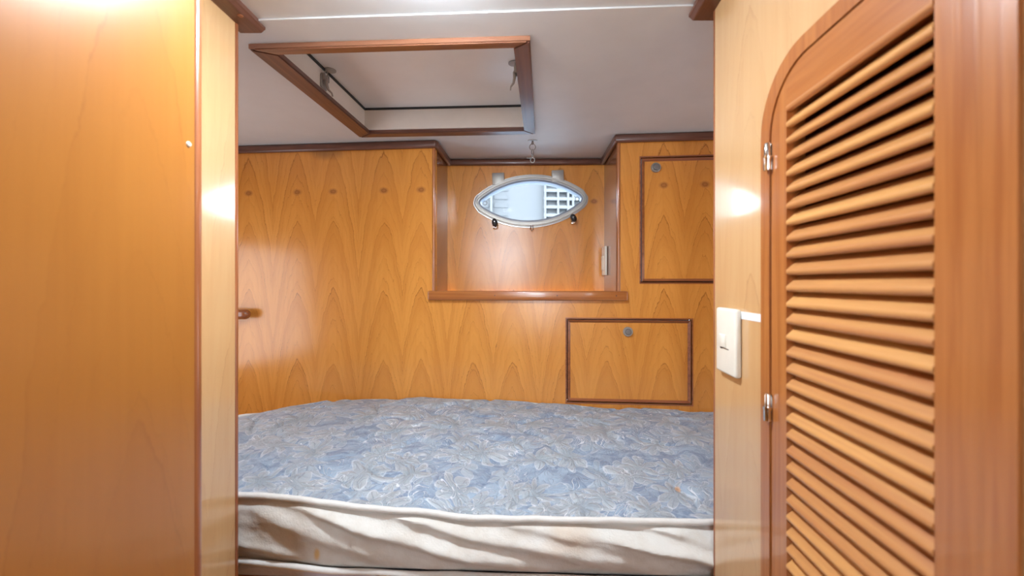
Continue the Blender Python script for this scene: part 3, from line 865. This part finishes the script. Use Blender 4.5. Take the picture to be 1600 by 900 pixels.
# ---- dome light on the passage ceiling, above the lens
dl = thing('ceiling_light', 'small round dome light on the passage ceiling before the hatch', 'lamp', (-0.15, 0.585, CEIL + 0.003), 0)
bm = bmesh.new(); lathe(bm, [(0.058, 0.0), (0.060, -0.004), (0.056, -0.008), (0.050, -0.008), (0.050, 0.0)], None, 32)
obj('rim', bm, M['steel'], dl, True)
n = NT('lit_diffuser')
n.base(C(0.9, 0.9, 0.88))
n.set(**{'Emission_Color': C(0.88, 0.99, 1.08), 'Emission_Strength': LAMP_POWER * 12})
bm = bmesh.new(); lathe(bm, [(0.0499, -0.006), (0.047, -0.014), (0.036, -0.022), (0.018, -0.026), (0.0, -0.027)], None, 32)
obj('diffuser', bm, n.m, dl, True)

# ---- mattress
def lerp(t, tab):
    for (a, va), (b_, vb) in zip(tab, tab[1:]):
        if t <= b_:
            f = min(max((t - a) / (b_ - a), 0), 1); f = f * f * (3 - 2 * f)
            return va + (vb - va) * f
    return tab[-1][1]
XL, XR = -1.10, 1.10
def y_front(x): return 0.790 - 0.038 * x + (0.012 * ((-0.75 - x) / 0.35) ** 2 * 6 if x < -0.75 else 0)
def y_back(x):
    y = 1.412 - 0.085 * x - 0.010
    if x < -0.50: y -= 0.30 * ((-0.50 - x) / 0.55) ** 2
    return y
FRONT = [(-1.2, -0.425), (-0.54, -0.420), (-0.22, -0.444), (-0.09, -0.455), (0.34, -0.4535), (1.2, -0.44)]
BACK = [(-1.2, -0.436), (-0.92, -0.433), (-0.75, -0.411), (-0.52, -0.404), (-0.25, -0.397), (0.05, -0.404), (0.25, -0.417), (0.65, -0.419), (1.2, -0.42)]
def top_z(x, y):
    yf, yb = y_front(x), y_back(x)
    t = (y - yf) / max(yb - yf, 1e-4)
    z = lerp(x, FRONT) * (1 - t) + lerp(x, BACK) * t
    z += 0.016 * math.sin(PI * min(max(t, 0), 1)) ** 0.8
    e = min(max(min(t, 1.0) / 0.06, 0), 1)
    q = noise.fractal(Vector((x * 6.0, y * 7.0, 0.3)), 0.9, 2.0, 3)
    z += 0.0085 * q * e
    c = abs(noise.noise(Vector((x * 8.5 + 2.0, y * 9.5, 1.7))))
    z -= 0.008 * max(0.0, 1 - c / 0.12) * e
    # pinched tuft at the far side
    dx, dy = x + 0.17, y - 1.335
    z -= 0.010 * math.exp(-(dx * dx + dy * dy * 2) / 0.0012)
    return EYE + z
mt = thing('mattress', 'quilted mattress with blue flowered top and cream piped sides, on the bunk', 'mattress', (0, 0, 0), 0)
NX, NY = 300, 110
bm = bmesh.new()
g = []
for i in range(NX + 1):
    x = XL + (XR - XL) * i / NX
    row = []
    for j in range(NY + 1):
        t = j / NY
        yf, yb = y_front(x), y_back(x)
        y = yf + (yb - yf) * t
        row.append(bm.verts.new((x, y, top_z(x, y))))
    g.append(row)
for i in range(NX):
    for j in range(NY):
        bm.faces.new((g[i][j], g[i + 1][j], g[i + 1][j + 1], g[i][j + 1]))
obj('quilted_top', bm, M['damask'], mt, True)
# side band with slack folds
ZB = EYE - 0.575
def side_pt(x, t):
    """front side band, t = 0 at the top piping, 1 at the bottom piping"""
    zt = top_z(x, y_front(x)) - 0.004
    zb = ZB + 0.016
    z = zt + (zb - zt) * t
    bulge = 0.015 * math.sin(PI * t)
    # long slack folds falling from upper left to lower right
    f = 0.0
    for x0, t0, sl, wd, amp in ((-0.56, 0.10, 2.1, 0.20, 0.008), (-0.45, 0.02, 1.65, 0.16, 0.017), (-0.62, 0.52, 1.6, 0.14, 0.006), (-0.25, 0.00, 1.5, 0.18, 0.016), (-0.02, 0.05, 1.3, 0.2, 0.014), (0.12, 0.12, 1.5, 0.16, 0.018), (0.22, -0.05, 2.2, 0.2, 0.016)):
        s = x - x0
        if -0.08 < s < 0.62:
            c = t0 + s * sl
            w = wd * (0.5 + max(s, 0) * 1.3)
            env = min(max((s + 0.08) / 0.16, 0), 1) * min(max((0.62 - s) / 0.3, 0), 1)
            f += amp * env * math.exp(-((t - c) / w) ** 2)
    f += 0.006 * noise.fractal(Vector((x * 9, t * 1.6 - x * 3, 2.0)), 0.8, 2.0, 4)
    edge = min(t / 0.08, (1 - t) / 0.08, 1.0)
    return Vector((x, y_front(x) + 0.004 - bulge - f * max(edge, 0), z))
def band(pt_fn, xs, nt):
    bm = bmesh.new(); G = [[bm.verts.new(pt_fn(x, j / nt)) for j in range(nt + 1)] for x in xs]
    for i in range(len(xs) - 1):
        for j in range(nt): bm.faces.new((G[i][j], G[i + 1][j], G[i + 1][j + 1], G[i][j + 1]))
    return bm
xs = [XL + (XR - XL) * i / 320 for i in range(321)]
bm = band(side_pt, xs, 40)
# back and ends closed plainly
back = [Vector((x, y_back(x), top_z(x, y_back(x)))) for x in xs[::8]]
for a, b_ in zip(back, back[1:]):
    bm.faces.new([bm.verts.new(v) for v in (a, b_, Vector((b_.x, b_.y, ZB)), Vector((a.x, a.y, ZB)))])
for x in (XL, XR):
    ys = [y_front(x) + (y_back(x) - y_front(x)) * j / 20 for j in range(21)]
    for a, b_ in zip(ys, ys[1:]):
        bm.faces.new([bm.verts.new(v) for v in ((x, a, top_z(x, a)), (x, b_, top_z(x, b_)), (x, b_, ZB), (x, a, ZB))])
obj('side_band', bm, M['cotton'], mt, True)
def loop_pts(zf, zb_, out=0.0):
    f = [Vector((x, y_front(x) - 0.001 - out, zf(x))) for x in xs[::2]]
    b_ = [Vector((x, y_back(x) - 0.002, zb_(x))) for x in xs[::2]][::-1]
    return f + b_
bm = bmesh.new()
tube(bm, [p + Vector((0, 0.0012 * noise.noise(Vector((p.x * 20, 0, 0))), 0.0015 * noise.noise(Vector((p.x * 26, 5, 0))))) for p in loop_pts(lambda x: top_z(x, y_front(x)) + 0.001, lambda x: top_z(x, y_back(x)) - 0.016 + 0.017 * min(max((-0.80 - x) / 0.1, 0), 1))], 0.0062, True, 10)
obj('top_piping', bm, M['piping'], mt, True)
bm = bmesh.new()
tube(bm, [p + Vector((0, 0, 0.002 * noise.noise(Vector((p.x * 12, 3, 0))))) for p in loop_pts(lambda x: ZB + 0.015 + 0.018 * math.exp(-((x + 0.6) / 0.16) ** 2), lambda x: ZB + 0.010, 0.007)], 0.0058, True, 10)
obj('bottom_piping', bm, M['piping'], mt, True)
bm = bmesh.new()
lo_ = loop_pts(lambda x: ZB, lambda x: ZB, 0.002); hi_ = loop_pts(lambda x: ZB + 0.014 + 0.018 * math.exp(-((x + 0.6) / 0.16) ** 2), lambda x: ZB + 0.008, 0.006)
A = [bm.verts.new(p) for p in lo_]; B = [bm.verts.new(p) for p in hi_]
for i in range(len(A)): bm.faces.new((A[i], A[(i + 1) % len(A)], B[(i + 1) % len(A)], B[i]))
nf = len(A) // 2
for i in range(nf - 1): bm.faces.new((A[i], A[i + 1], A[len(A) - 2 - i], A[len(A) - 1 - i]))
obj('underside', bm, M['underside'], mt, True)

# ---- bunk under the mattress
bk = thing('bunk_base', 'timber bunk base whose front rail shows just under the mattress', 'bunk', (0, 0, 0), 0)
bm = bmesh.new()
q = [(-1.28, y_front(-0.3) - 0.0), (1.22, y_front(0.3) - 0.03), (1.22, 1.29), (-1.28, 1.50)]
lo = [bm.verts.new((a, b_, ZB - 0.019)) for a, b_ in q]; hi = [bm.verts.new((a, b_, ZB - 0.001)) for a, b_ in q]
bm.faces.new(lo); bm.faces.new(hi)
for i in range(4): bm.faces.new((lo[i], lo[(i + 1) % 4], hi[(i + 1) % 4], hi[i]))
obj('mattress_board', bm, M['veneer'], bk)
bm = bmesh.new(); beam(bm, (-0.557, 0.796, ZB - 0.024), (0.40, 0.7585, ZB - 0.024), 0.030, 0.044, 0.006, 3)
obj('front_rail', bm, M['orangeX'], bk, True)
bm = bmesh.new(); beam(bm, (-0.550, 0.803, (ZB - 0.046) / 2), (0.40, 0.766, (ZB - 0.046) / 2), 0.016, ZB - 0.046)
obj('front_panel', bm, M['veneer'], bk)

# ---- apartment block seen through the porthole, far across the water
ab = thing('apartment_building', 'pale apartment block with rows of balconies, outside the porthole', 'building', (3.0, 150.0, -2.0), math.radians(4))
obj('wall', boxbm((-60, 0, 0), (60, 20, 90)), M['facade'], ab)
fz = 3.0
for i in range(7, 16):
    z = 1.0 + i * fz
    for x0, x1, h in ((-34, -15.5, 1.5), (-13.5, -8.5, 1.5), (6, 9.2, 1.7), (10.2, 13.0, 1.7), (16.6, 30, 1.4)):
        obj('window', boxbm((x0, -0.3, z), (x1, 0.2, z + h)), M['facade_glass'], ab)
for i in range(7, 16):
    z = 0.6 + i * fz
    bm = bmesh.new()
    box(bm, (4.5, -2.0, z), (20.5, -0.3, z + 0.35)); box(bm, (4.5, -2.0, z + 0.35), (20.5, -1.9, z + 1.1))
    obj('balcony', bm, M['facade_trim'], ab)
for x in (-14.5, 5.0, 9.7, 13.4, 15.2, 21.0):
    obj('pillar', boxbm((x - 0.35, -2.1, 0), (x + 0.35, 0, 62)), M['facade_trim'], ab)

# ---- unseen water added outside, cuts the light thrown up through the porthole
wt = obj('water', boxbm((-200, 2.4, 0.55), (200, 132.0, 0.60)), plain('added_water', C(0.20, 0.25, 0.30), 0.25), None)
wt['label'] = 'added grey water outside, unseen below the porthole'; wt['category'] = 'water'; wt['kind'] = 'stuff'
